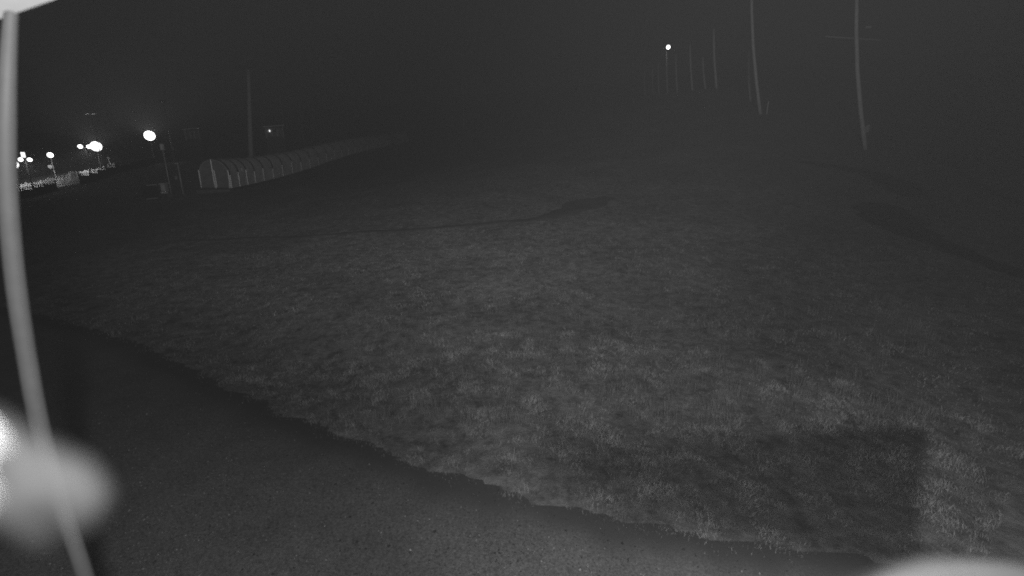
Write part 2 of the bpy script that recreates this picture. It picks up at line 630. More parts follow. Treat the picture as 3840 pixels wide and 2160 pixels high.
xs, ys = [], []
for (n, a, b, p) in ((190000, 3.5, 11, 0.8), (120000, 10, 22, 0.8), (40000, 20, 40, 0.8)):
    x, y = visible_xy(n, a, b, p)
    xs.append(x)
    ys.append(y)
x, y = np.concatenate(xs), np.concatenate(ys)
_s = edge_distance(x, y)
_s = _s + 0.16 * fbm(x, y, 4.0, 8)
keep = _s > -0.32 * rng.uniform(0, 1, len(x)) ** 2.2 + 0.12 * rng.uniform(0, 1, len(x))
x, y = x[keep], y[keep]
clump = 0.5 * fbm(x, y, 1.5, 21) + 0.8 * fbm(x, y, 5.5, 22, 3) + 0.5 * fbm(x, y, 17.0, 23, 3)
keep = rng.uniform(-0.8, 0.6, len(x)) < clump + 0.15 + 0.5 * np.exp(-np.abs(edge_distance(x, y)) / 0.3)
x, y, clump = x[keep], y[keep], clump[keep]
off = np.ones(len(x), bool)
sub = np.nonzero(y > 11.0)[0]
for (qx, qy, qw) in TRACKS[::2]:
    off[sub] &= (x[sub] - qx) ** 2 + (y[sub] - qy) ** 2 > (qw * 0.55) ** 2
x, y, clump = x[off], y[off], clump[off]
r = np.hypot(x, y)
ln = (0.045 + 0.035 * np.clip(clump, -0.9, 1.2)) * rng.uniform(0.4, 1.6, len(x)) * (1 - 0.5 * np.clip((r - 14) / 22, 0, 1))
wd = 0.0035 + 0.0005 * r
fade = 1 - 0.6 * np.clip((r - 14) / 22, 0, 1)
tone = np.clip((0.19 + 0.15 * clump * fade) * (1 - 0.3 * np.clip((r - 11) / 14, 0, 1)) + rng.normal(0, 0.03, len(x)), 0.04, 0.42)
ln = ln * np.clip(0.7 + edge_distance(x, y) * 1.5, 0.35, 1.0)
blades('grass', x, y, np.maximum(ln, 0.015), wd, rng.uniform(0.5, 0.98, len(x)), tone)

# taller dry stalks standing in loose tufts
tx, ty, tt = [], [], []
for _ in range(260):
    px, py = rng.uniform(1300, 3500), rng.uniform(1080, 1600)
    g = ground(px, py, 4, 40)
    if edge_distance(g.x, g.y)[0] < 0.6:
        continue
    m_ = rng.integers(10, 38)
    tx.append(g.x + rng.normal(0, 0.09, m_))
    ty.append(g.y + rng.normal(0, 0.09, m_))
    tt.append(np.full(m_, rng.uniform(0.12, 0.22)))
tx, ty, tt = np.concatenate(tx), np.concatenate(ty), np.concatenate(tt)
blades('tall_grass', tx, ty, rng.uniform(0.1, 0.34, len(tx)), np.full(len(tx), 0.006), rng.uniform(0.05, 0.5, len(tx)), tt)

# loose gravel on the asphalt
n = 70000
x, y = visible_xy(n, 2.6, 11.0, 0.9)
s = edge_distance(x, y)
keep = (s < 0.12 - 0.75 * rng.uniform(0, 1, n) ** 0.6) & (rng.uniform(0, 1, n) < 0.35 + 0.65 * np.clip(fbm(x, y, 1.1, 31) + 0.4, 0, 1))
x, y = x[keep], y[keep]
n = len(x)
sz = rng.gamma(2.0, 0.0022, n) + 0.003
oct_ = np.array([[1, 0, 0], [0, 1, 0], [-1, 0, 0], [0, -1, 0], [0, 0, 1], [0, 0, -1]], float)
v = oct_[None] * (sz[:, None, None] * rng.uniform(0.6, 1.4, (n, 6, 1)))
v[:, :, 2] *= 0.7
an = rng.uniform(0, 6.28, n)
ca, sa = np.cos(an), np.sin(an)
vx = v[:, :, 0] * ca[:, None] - v[:, :, 1] * sa[:, None]
vy = v[:, :, 0] * sa[:, None] + v[:, :, 1] * ca[:, None]
v = np.stack([vx + x[:, None], vy + y[:, None], v[:, :, 2] + (0.012 + sz * 0.4)[:, None]], -1)
tri = np.array([[0, 1, 4], [1, 2, 4], [2, 3, 4], [3, 0, 4], [1, 0, 5], [2, 1, 5], [3, 2, 5], [0, 3, 5]])
loops = (np.arange(n)[:, None, None] * 6 + tri[None]).ravel()
me = bpy.data.meshes.new('gravel')
me.vertices.add(n * 6)
me.vertices.foreach_set('co', v.ravel())
me.loops.add(len(loops))
me.loops.foreach_set('vertex_index', loops)
me.polygons.add(n * 8)
me.polygons.foreach_set('loop_start', np.arange(0, len(loops), 3))
me.polygons.foreach_set('loop_total', np.full(n * 8, 3))
me.update()
ta = me.attributes.new('tone', 'FLOAT', 'POINT')
ta.data.foreach_set('value', np.repeat(np.clip(rng.gamma(2.2, 0.06, n), 0.04, 0.5) * np.clip(0.35 - s[keep] * 0.9, 0.35, 1.0), 6))
link('gravel', me, M['stone'], kind='stuff')

# ------------------------------------------------------------------ covered conveyor tunnel
rib_px = [815, 846, 880, 911, 940, 982, 1024, 1061, 1097, 1131, 1164, 1197, 1228, 1258, 1283, 1308, 1333, 1356, 1380, 1401, 1424, 1460, 1495, 1515]
tp = np.array(tunnel_px)
ribs = []
for q in rib_px:
    d = np.interp(q, tp[:, 0], tp[:, 2])
    g = at(q, np.interp(q, tp[:, 0], tp[:, 1]), d)
    ribs.append(Vector((g.x, g.y, hz(g.x, g.y))))
# even out the line
for _ in range(3):
    for i in range(1, len(ribs) - 1):
        ribs[i] = (ribs[i - 1] + ribs[i] * 2 + ribs[i + 1]) / 4
RAD, SIDE, PLINTH = 1.25, 1.4, 0.3


def arch(radius=RAD, side=SIDE, seg=12):
    pts = [(-radius, 0.0), (-radius, side * 0.5)]
    for k in range(seg + 1):
        a = math.pi - math.pi * k / seg
        pts.append((radius * math.cos(a), side + radius * math.sin(a)))
    pts += [(radius, side * 0.5), (radius, 0.0)]
    return pts


frames = []
for i, p in enumerate(ribs):
    t = ribs[min(i + 1, len(ribs) - 1)] - ribs[max(i - 1, 0)]
    t.z = 0
    t.normalize()
    frames.append((p + Vector((0, 0, PLINTH)), Vector((t.y, -t.x, 0)), t))
root = thing('conveyor_tunnel', ribs[0], 'long arched ski conveyor tunnel of clouded panels climbing the dark slope', 'tunnel')
o0 = ribs[0]


def loc(p):
    return tuple(Vector(p) - o0)


def ring(fr, radius, side=SIDE):
    c, sd, t = fr
    return [c + sd * x + Vector((0, 0, z)) for x, z in arch(radius, side)]


for i, fr in enumerate(frames):
    a = ring(fr, RAD + 0.03, SIDE)
    m = MB()
    t = fr[2] * 0.12
    outer = [q for q in ring(fr, RAD + 0.06)]
    inner = [q for q in ring(fr, RAD - 0.05)]
    nn = len(outer)
    vs = [loc(q - t) for q in outer] + [loc(q + t) for q in outer] + [loc(q + t) for q in inner] + [loc(q - t) for q in inner]
    fs = []
    for j in range(nn - 1):
        for b0, b1 in ((0, 1), (1, 2), (2, 3), (3, 0)):
            fs.append((b0 * nn + j, b0 * nn + j + 1, b1 * nn + j + 1, b1 * nn + j))
    fs += [(0, nn, 2 * nn, 3 * nn), (nn - 1, 4 * nn - 1, 3 * nn - 1, 2 * nn - 1)]
    m.poly(vs, fs).build('rib', M['rib'], root)
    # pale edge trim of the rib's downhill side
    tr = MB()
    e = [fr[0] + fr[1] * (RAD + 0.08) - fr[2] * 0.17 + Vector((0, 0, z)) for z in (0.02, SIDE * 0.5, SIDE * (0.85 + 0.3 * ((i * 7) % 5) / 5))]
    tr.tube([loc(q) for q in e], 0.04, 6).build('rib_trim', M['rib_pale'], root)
for i in range(len(frames) - 1):
    f0, f1 = frames[i], frames[i + 1]
    gap = 0.125
    A = (f0[0] + f0[2] * gap, f0[1], f0[2])
    B = (f1[0] - f1[2] * gap, f1[1], f1[2])
    if i == 20:
        B = (f0[0] + (f1[0] - f0[0]) * 0.45, f1[1], f1[2])
    ra, rb = ring(A, RAD), ring(B, RAD)
    nn = len(ra)
    vs = [loc(q) for q in ra] + [loc(q) for q in rb]
    ra2, rb2 = ring(A, RAD - 0.03), ring(B, RAD - 0.03)
    vs += [loc(q) for q in ra2] + [loc(q) for q in rb2]
    fs = [(j, j + 1, nn + j + 1, nn + j) for j in range(nn - 1)]
    fs += [(2 * nn + j + 1, 2 * nn + j, 3 * nn + j, 3 * nn + j + 1) for j in range(nn - 1)]
    MB().poly(vs, fs).build('panel', M['poly'], root)
    # plinth beneath the bay
    pl = MB()
    lo, hi = Vector((0, 0, -PLINTH - 0.5)), Vector((0, 0, -0.003))
    q = []
    for c, sd in ((f0[0], f0[1]), (f1[0], f1[1])):
        for s_ in (-1, 1):
            for dz in (lo, hi):
                q.append(loc(c + sd * (s_ * (RAD + 0.1)) + dz))
    pl.poly(q, [(0, 1, 3, 2), (4, 6, 7, 5), (0, 4, 5, 1), (2, 3, 7, 6), (1, 5, 7, 3), (0, 2, 6, 4)]).build('plinth', M['dark_steel'], root)
rim = [loc(q - frames[0][2] * 0.08) for q in ring(frames[0], RAD - 0.1)]
MB().tube(rim, 0.035, 6).build('end_rim', M['steel'], root, True)
# glazed lower end: three uprights, two leaves and a rail
f0 = frames[0]
pts = arch(RAD - 0.06)
vs = [loc(f0[0] + f0[1] * x + Vector((0, 0, z)) - f0[2] * 0.02) for x, z in pts]
vs2 = [loc(f0[0] + f0[1] * x + Vector((0, 0, z)) + f0[2] * 0.02) for x, z in pts]
nn = len(vs)
ep = MB().poly(vs + vs2, [tuple(range(nn)), tuple(nn + k for k in reversed(range(nn)))]).build('end_panel', M['poly_dark'], root)
for k, (x, top) in enumerate(((-RAD + 0.05, SIDE + 0.25), (-0.08, SIDE + RAD - 0.05), (0.06, SIDE + 0.25), (RAD - 0.05, SIDE + 0.25))):
    m = MB()
    b = f0[0] - f0[2] * 0.09 + f0[1] * x
    m.tube([loc(b), loc(b + Vector((0, 0, top)))], 0.045, 6)
    m.build('upright', M['rib_pale'], root)
for k, x in enumerate((0.0, RAD - 0.1)):
    b = f0[0] - f0[2] * 0.16 + f0[1] * x
    MB().tube([loc(b), loc(b + Vector((0, 0, 0.42)))], 0.06, 6).build('upright_shoe', M['pale_box'], root)
b = f0[0] - f0[2] * 0.12
MB().tube([loc(b - f0[1] * RAD + Vector((0, 0, 0.03))), loc(b + f0[1] * RAD + Vector((0, 0, 0.03)))], 0.05, 6).build('sill', M['dark_steel'], root)
c = f0[0] - f0[2] * 0.5 + Vector((0, 0, -0.75))
th = math.atan2(f0[1].y, f0[1].x)
l = Vector(loc(c))
MB().box(l.x, l.y, l.z, 2.75, 0.9, 1.3, th).build('end_block', M['concrete'], root)
# handle on the side door of the first bay
h = frames[1][0] + frames[1][1] * (RAD + 0.1) + frames[1][2] * 1.1 + Vector((0, 0, 1.45))
MB().tube([loc(h), loc(h + Vector((0, 0, 0.3)))], 0.04, 6).build('door_handle', M['pale_box'], root)


# ------------------------------------------------------------------ poles on the slope
def pole(px, label, extras=None, group=None, lit=False):
    bx, by, d, tx_, ty_, rad = px
    g = at(bx, by, d)
    b = Vector((g.x, g.y, hz(g.x, g.y)))
    top = at(tx_, ty_, d)
    hgt = top.z - b.z
    lean = top.x - b.x
    r = thing('slope_pole', b, label, 'pole', group)
    mid = Vector((lean * 0.62, 0.0, hgt * 0.5))
    MB().tube([(0, 0, -0.4), (lean * 0.35, 0, hgt * 0.25), tuple(mid), (lean * 0.83, 0, hgt * 0.75), (lean, 0, hgt)],
              [rad, rad * 0.95, rad * 0.88, rad * 0.8, rad * 0.72], 10).build('shaft', M['wood' if d < 50 else 'pale_wood'], r, True)
    return r, hgt, lean


GP = 'bare poles along the slope'
labels = [
    'thickest bare wooden pole, with a crossarm and a small box near its foot',
    'tall bare pole with a small pale marker post at its foot',
    'shorter bare pole close beside the tall pole with a marker post',
    'bare slope pole of middle height standing alone between pole pairs',
    'faint short pole between two taller bare slope poles',
    'thin bare slope pole next but one to the lit lamp pole',
    'thin bare slope pole right next to the lit lamp pole',
    'bare slope pole carrying a single lit lamp on top',
    'faint far pole just beyond the lit lamp pole',
    'faint far pole second beyond the lit lamp pole',
    'faintest last pole of the row, furthest beyond the lit lamp pole',
]
for i, q in enumerate(pole_px):
    r, hgt, lean = pole(q, labels[i], group=GP)
    if i == 0:
        zc = at(3230, 140, q[2]).z - r.location.z
        xc = lean * (1 - (1 - zc / hgt) ** 1.35)
        MB().tube([(xc - 2.0, 0.2, zc + 0.1), (xc + 1.8, 0.2, zc - 0.12)], 0.032, 6).build('crossarm', M['steel'], r)
        for dx in (-1.7, 1.5):
            MB().box(xc + dx, 0.0, zc + 0.28, 0.45, 0.2, 0.3).build('floodlight', M['dark_steel'], r)
        zi = at(3262, 106, q[2]).z - r.location.z
        MB().tube([(xc, 0.0, zi - 0.1), (xc + 0.62, 0.0, zi)], 0.02, 6).build('side_arm', M['dark_steel'], r)
        MB().box(xc + 0.7, 0, zi + 0.05, 0.3, 0.2, 0.12).build('insulator', M['steel'], r)
        bz = at(3262, 483, q[2]).z - r.location.z
        xb = lean * 0.22
        MB().box(xb + 0.27, -0.1, bz, 0.17, 0.16, 0.5).build('control_box', M['steel'], r)
        MB().tube([(xb, -0.06, bz + 0.1), (xb + 0.27, -0.06, bz + 0.1)], 0.03, 6).build('bracket', M['steel'], r)
    if i == 1:
        MB().tube([(0.35, -0.3, -0.3), (0.35, -0.3, 1.1)], 0.05, 6).build('marker_post', M['steel'], r)
    if i == 7:
        MB().tube([(lean, 0, hgt), (lean, -0.4, hgt + 0.35)], 0.06, 6).build('lamp_arm', M['dark_steel'], r)
        hd = MB()
        hd.tube([(lean, -0.3, hgt + 0.45), (lean, -0.75, hgt + 0.4)], [0.2, 0.34], 14)
        hd.build('lamp_head', M['dark_steel'], r)
        MB().tube([(lean, -0.755, hgt + 0.4), (lean, -0.80, hgt + 0.395)], [0.34, 0.3], 16).build('lamp_face', M['lamp'], r)
        ld = bpy.data.lights.new('slope_lamp_light', 'POINT')
        ld.energy = 15
        ld.shadow_soft_size = 0.3
        lo_ = bpy.data.objects.new('slope_lamp_light', ld)
        COL.objects.link(lo_)
        lo_.location = r.location + Vector((lean, -1.3, hgt + 0.35))

# broad mast above the tunnel
g = at(930, 575, 64.0)
b = Vector((g.x, g.y, hz(g.x, g.y)))
top = at(931, 262, 64.0)
hgt = top.z - b.z
r = thing('floodlight_mast', b, 'broad tapering pale mast with faint crossarm behind the tunnel roof', 'mast')
lean = top.x - b.x
MB().tube([(0, 0, -0.4), (lean * 0.5, 0, hgt * 0.5), (lean, 0, hgt)], [0.34, 0.26, 0.19], 12).build('shaft', M['mast_paint'], r, True)
MB().tube([(lean - 1.3, 0, hgt + 0.05), (lean + 1.3, 0, hgt + 0.45)], 0.06, 6).build('crossarm', M['dark_steel'], r)
for dx in (-1.15, 1.1):
    MB().box(lean + dx, -0.2, hgt + 0.5 + dx * 0.15, 0.5, 0.3, 0.4).build('floodlight', M['dark_steel'], r)
MB().box(0.36 + lean * 0.2, -0.25, at(938, 511, 64.0).z - b.z, 0.12, 0.1, 0.14).build('socket_box', M['pale_box'], r)

# thin far poles
for (x, yb, d, yt, rad, lab) in ((1070, 520, 120.0, 352, 0.10, 'very thin faint pole standing behind the hut with the wall lamp'),
                                 (1737, 400, 150.0, 250, 0.12, 'single faint thin pole far up the middle of the slope'),
                                 (1133, 480, 140.0, 372, 0.09, 'faint thin pole uphill of the hut and its thin pole')):
    g = at(x, yb, d)
    b = Vector((g.x, g.y, hz(g.x, g.y)))
    hgt = at(x, yt, d).z - b.z
    r = thing('thin_pole', b, lab, 'pole', 'thin far poles')
    MB().tube([(0, 0, -0.4), (0, 0, hgt)], [rad, rad * 0.7], 8).build('shaft', M['wood'], r, True)
    MB().tube([(0, 0, hgt), (0, 0, hgt + 0.18)], [rad * 1.1, rad * 0.4], 8).build('cap', M['dark_steel'], r)


# ------------------------------------------------------------------ huts
def hut(px0, px1, ptop, pbot, d, label, lit):
    cxp = (px0 + px1) / 2
    g = at(cxp, pbot, d)
    zt = at(cxp, ptop, d).z
    wid = at(px1, pbot, d).x - at(px0, pbot, d).x
    b = Vector((g.x, g.y, min(hz(g.x, g.y), g.z)))
    floor = g.z - b.z - 0.05
    hh = zt - g.z
    r = thing('hut', b, label, 'hut', 'small huts behind the tunnel', rz=0.3)
    if floor > 0.05:
        MB().box(0, wid * 0.5, floor / 2 - 0.3, wid * 1.02, wid * 0.98, floor + 0.6).build('foundation', M['dark_steel'], r)
    MB().box(0, wid * 0.5, floor + hh * 0.41, wid, wid, hh * 0.82).build('wall', M['timber'], r)
    n = 9
    for k in range(n):
        if k in (3, 4, 5):
            continue
        x = (k + 0.5) / n * wid - wid / 2
        MB().box(x, -0.015, floor + hh * 0.41, wid / n - 0.03, 0.03, hh * 0.8).build('board', M['timber'], r)
    rf = MB()
    e, y0, y1 = wid * 0.62, -0.5, wid + 0.3
    za, zb = floor + hh * 0.82, floor + hh * 1.0
    rf.poly([(-e, y0, za), (e, y0, zb), (e, y1, zb), (-e, y1, za), (-e, y0, za + 0.14), (e, y0, zb + 0.14), (e, y1, zb + 0.14), (-e, y1, za + 0.14)],
            [(3, 2, 1, 0), (4, 5, 6, 7), (0, 1, 5, 4), (1, 2, 6, 5), (2, 3, 7, 6), (3, 0, 4, 7)])
    roof = rf.build('roof', M['timber'], r)
    MB().box(0, y0 - 0.03, (za + zb) / 2 + 0.06, wid * 1.24, 0.05, 0.14, 0, -math.atan2(zb - za, 2 * e)).build('fascia', M['timber_pale'], roof)
    dr = MB().box(wid * 0.0, -0.03, floor + hh * 0.36, wid * 0.27, 0.05, hh * 0.68).build('door', M['timber'], r)
    for s_ in (-1, 1):
        MB().box(s_ * wid * 0.155, -0.05, floor + hh * 0.37, 0.09, 0.08, hh * 0.70).build('door_frame', M['timber_pale'], dr)
    MB().box(wid * 0.0, -0.065, floor + hh * 0.52, wid * 0.16, 0.02, hh * 0.2).build('door_window', M['glass'], dr)
    for s_ in (-1, 1):
        MB().tube([(s_ * wid * 0.5, -0.3, floor - 0.3), (s_ * wid * 0.5, -0.3, floor + hh * (0.86 + 0.07 * s_))], 0.05, 6).build('porch_post', M['timber_pale'], r)
    if lit:
        MB().box(-wid * 0.28, -0.12, floor + hh * 0.52, 0.16, 0.14, 0.3).build('wall_lamp', M['lamp_box_glow'], r)
    return r


hut(1003, 1062, 470, 512, 88.0, 'small board hut with a glowing wall lamp under its sloping roof', True)
hut(702, 748, 480, 520, 92.0, 'small unlit board hut standing behind the post with the pale box', False)


# ------------------------------------------------------------------ posts, boards and boxes beside the lower end of the tunnel
def post(px, ybot, ytop, d, rad, name, label, cat='post', material=None):
    g = at(px, ybot, d)
    b = Vector((g.x, g.y, hz(g.x, g.y)))
    hgt = at(px, ytop, d).z - b.z
    r = thing(name, b, label, cat)
    MB().tube([(0, 0, -0.3), (0, 0, hgt)], rad, 8).build('shaft', material or M['steel'], r, True)
    return r, hgt


r, h = post(643, 728, 562, 41.0, 0.045, 'sensor_post', 'slim post topped by a pale boxed sensor head near the tunnel', 'post')
MB().box(0, -0.02, h + 0.28, 0.2, 0.2, 0.42).build('sensor_head', M['pale_box'], r)
MB().box(0, -0.02, h + 0.02, 0.24, 0.22, 0.08).build('collar', M['pale_box'], r)
MB().box(0.0, -0.06, 0.12, 0.3, 0.3, 0.3).build('foot', M['concrete'], r)
r, h = post(683, 705, 612, 43.5, 0.06, 'short_post', 'plain short steel post between the sensor post and the tunnel end', 'post')
MB().box(-0.08, 0, h - 0.02, 0.3, 0.1, 0.06).build('cap', M['pale_box'], r)
g = at(669, 700, 44.0)
b = Vector((g.x, g.y, hz(g.x, g.y)))
r = thing('switch_box', b, 'small pale switch box on a stake beside the short post', 'box')
zc = at(669, 667, 44.0).z - b.z
MB().tube([(0, 0, -0.2), (0, 0, zc)], 0.025, 6).build('stake', M['dark_steel'], r)
MB().box(0, -0.05, zc, 0.17, 0.12, 0.34).build('box', M['steel'], r)
r, h = post(655, 605, 385, 82.0, 0.075, 'thin_mast', 'thin tall mast with a faint head and a junction box low down', 'mast')
MB().box(0, -0.1, h + 0.2, 0.9, 0.3, 0.3).build('head', M['dark_steel'], r)
zb = at(662, 558, 82.0).z - r.location.z
MB().box(0.2, -0.16, zb, 0.3, 0.25, 0.6).build('junction_box', M['steel'], r)

g = at(624, 742, 40.0)
b = Vector((g.x, g.y, hz(g.x, g.y)))
z0, z1 = at(624, 718, 40.0).z - b.z, at(624, 690, 40.0).z - b.z
r = thing('control_cabinet', b, 'small ribbed control cabinet with a pale lid next to the sensor post', 'cabinet')
MB().box(0, 0, (z0 + z1) / 2, 0.38, 0.35, z1 - z0).build('body', M['steel'], r)
for k in range(4):
    MB().box(-0.14 + k * 0.093, -0.18, (z0 + z1) / 2, 0.03, 0.02, (z1 - z0) * 0.85).build('slat', M['rib_pale'], r)
MB().box(0.05, -0.05, z1 + 0.03, 0.55, 0.5, 0.05, 0, -0.12).build('lid', M['pale_box'], r)
MB().box(0, -0.1, z0 - 0.1, 0.42, 0.3, 0.1).build('base', M['rib_pale'], r)
for s_ in (-1, 1):
    MB().tube([(s_ * 0.15, 0, -0.25), (s_ * 0.15, 0, z0)], 0.025, 6).build('leg', M['dark_steel'], r)

g = at(572, 758, 38.0)
b = Vector((g.x, g.y, hz(g.x, g.y)))
z0, z1 = at(572, 742, 38.0).z - b.z, at(572, 695, 38.0).z - b.z
r = thing('notice_board', b, 'dark notice board with a thin pale top edge beside the control cabinet', 'board')
MB().box(0, 0, (z0 + z1) / 2, 1.25, 0.06, z1 - z0).build('panel', M['fence_dark'], r)
MB().box(0.22, -0.02, z1 + 0.03, 0.75, 0.12, 0.04, 0, -0.08).build('top_rail', M['rib_pale'], r)
MB().box(0.1, -0.06, z0 - 0.05, 0.9, 0.16, 0.07, 0, -0.1).build('bottom_rail', M['steel'], r)
for s_ in (-1, 1):
    MB().tube([(s_ * 0.6, 0.05, -0.25), (s_ * 0.6, 0.05, z1)], 0.035, 6).build('leg', M['dark_steel'], r)

# ------------------------------------------------------------------ fence with a wide gap, gravel heaps lit behind it
posts = []
for (x, y_, d) in fence_px:
    g = at(x, y_, d)
    posts.append(Vector((g.x, g.y, hz(g.x, g.y))))
FH = 1.28


def fence(idx, label):
    base = posts[idx[0]]
    r = thing('picket_fence', base, label, 'fence', 'fence runs along the lit road')
    for i in idx:
        p = posts[i] - base
        MB().box(p.x, p.y, p.z + FH / 2 - 0.15, 0.11, 0.11, FH + 0.35).build('post', M['dark_steel'], r)
    for i, j in zip(idx[:-1], idx[1:]):
        a, c = posts[i] - base, posts[j] - base
        dv = c - a
        flat = Vector((dv.x, dv.y, 0))
        L = flat.length
        ang = math.atan2(dv.y, dv.x)
        zb = max(a.z, c.z)                     # the panels step with the slope
        sl = zb - 0.0
        n_ = Vector((-flat.y, flat.x, 0)).normalized()
        mid = (a + c) / 2
        lower = MB()
        q0, q1 = a + flat.normalized() * 0.06, c - flat.normalized() * 0.06
        t_ = n_ * 0.02
        vs = []
        for s_ in (-1, 1):
            vs += [q0 + t_ * s_ + Vector((0, 0, -0.1)), q1 + t_ * s_ + Vector((0, 0, -0.1)),
                   Vector((q1.x, q1.y, 0)) + t_ * s_ + Vector((0, 0, sl + 0.86)), Vector((q0.x, q0.y, 0)) + t_ * s_ + Vector((0, 0, sl + 0.86))]
        lower.poly(vs, [(0, 1, 2, 3), (7, 6, 5, 4), (0, 4, 5, 1), (2, 6, 7, 3), (1, 5, 6, 2), (3, 7, 4, 0)])
        lower.build('screen', M['fence_dark'], r)
        MB().box(mid.x, mid.y, sl + FH - 0.05, L - 0.13, 0.05, 0.05, ang).build('rail', M['dark_steel'], r)
        npk = 8
        for k in range(npk):
            w_ = a + (c - a) * ((k + 0.5) / npk)
            MB().box(w_.x, w_.y, sl + 0.86 + (FH - 0.91) / 2, 0.09, 0.03, FH - 0.96, ang).build('picket', M['dark_steel'], r)
    return r


fence([0, 1, 2, 3, 4], 'lower fence run with dark screens, ending at the bright gap')
fence([6, 7, 8, 9, 10, 11, 12, 13, 14, 15], 'upper fence run continuing uphill from the bright gap')

# road shoulder heap behind the fence: one long uneven bank of pale gravel
away = []
for i, p in enumerate(posts):
    t = posts[min(i + 1, len(posts) - 1)] - posts[max(i - 1, 0)]
    t.z = 0
    t.normalize()
    away.append(Vector((p.x, p.y, 0)).normalized())


def heap(i0, i1, offs, tops, seed, label):
    r_ = np.random.default_rng(seed)
    n = 46
    u = np.linspace(i0, i1, n)
    idx = np.arange(len(posts))
    pxs = np.interp(u, idx, [p.x for p in posts])
    pys = np.interp(u, idx, [p.y for p in posts])
    axs = np.interp(u, idx, [a.x for a in away])
    ays = np.interp(u, idx, [a.y for a in away])
    tp_ = np.interp(u, np.linspace(i0, i1, len(tops)), tops)
    end = np.clip(np.minimum(u - i0, i1 - u) / 0.06, 0, 1) ** 0.5
    prof = [(0.0, -0.4), (0.15, 0.25), (0.3, 0.6), (0.5, 0.86), (0.8, 0.98), (1.3, 0.92), (1.9, 0.55), (2.5, -0.3)]
    vs, fs = [], []
    k = len(prof)
    base = Vector((pxs[0], pys[0], hz(pxs[0], pys[0])))
    gs = height(pxs, pys)
    for i in range(n):
        jag = 1 + 0.05 * math.sin(i * 0.37 + seed) + 0.04 * math.sin(i * 0.9 + 2 * seed)
        for (o, hh) in prof:
            x = pxs[i] + axs[i] * (offs + o * 1.25)
            y = pys[i] + ays[i] * (offs + o * 1.25)
            g0 = gs[i]
            z = g0 + hh * tp_[i] * (end[i] if hh > 0 else 1) * (jag if 0 < hh else 1) + r_.normal(0, 0.022)
            vs.append((x - base.x, y - base.y, z - base.z))
    for i in range(n - 1):
        for j in range(k - 1):
            fs.append((i * k + j, (i + 1) * k + j, (i + 1) * k + j + 1, i * k + j + 1))
    fs.append(tuple(range(k)))
    fs.append(tuple((n - 1) * k + j for j in reversed(range(k))))
    o = MB().poly(vs, fs).build('gravel_heap', M['heap'])
    o.location = base
    return tag(o, label, 'heap', 'pale heaps along the lit road')


heap(-0.6, 2.02, 7.0, [1.5, 1.55, 1.7, 1.5], 1, 'pale heap behind the lowest fence panels beside the bowed near pole')
heap(1.98, 4.05, 7.5, [1.5, 1.55, 1.6, 1.65], 2, 'dull heap behind the fence panels before the gap')
heap(3.98, 6.03, 6.0, [1.5, 1.55, 1.6, 1.9, 1.8], 3, 'big pale heap filling the gap in the fence')
heap(6.0, 7.05, 7.0, [1.6, 1.7], 4, 'short bright heap behind the panel just above the gap')
heap(7.1, 8.9, 7.0, [1.6, 1.5, 1.5], 5, 'low ragged heap behind the upper fence')
heap(9.1, 10.1, 7.0, [1.8, 1.6], 6, 'small round heap near the tall unlit lamp behind the upper fence')
heap(10.15, 13.4, 7.0, [1.1, 1.0, 0.9, 0.8], 7, 'low dim bank trailing on behind the top of the upper fence')


# ------------------------------------------------------------------ road lamps
def lamp_ld(name, loc_, target, power, ang=150.0, rad=0.25):
    ld = bpy.data.lights.new(name, 'SPOT')
    ld.energy = power
    ld.spot_size = math.radians(ang)
    ld.spot_blend = 0.6
    ld.shadow_soft_size = rad
    o = bpy.data.objects.new(name, ld)
    COL.objects.link(o)
    o.location = loc_
    o.rotation_euler = (Vector(target) - Vector(loc_)).to_track_quat('-Z', 'Y').to_euler()
    return o


def disc_head(parent, c, rad, tilt, body=True, material='lamp'):
    """round floodlight facing the slope, tilted down"""
    n_ = (EYE - (parent.location + Vector(c)))
    n_.z = 0
    n_ = n_.normalized()
    f = (n_ * math.cos(tilt) + Vector((0, 0, -math.sin(tilt)))).normalized()
    c = Vector(c)
    head = MB().tube([c - f * rad * 0.9, c - f * rad * 0.35, c], [rad * 0.45, rad * 0.95, rad * 1.06], 14).build('lamp_head', M['dark_steel'], parent)
    MB().tube([c + f * 0.006, c + f * 0.05], [rad, rad * 0.9], 18).build('lamp_face', M[material], head)
    return f


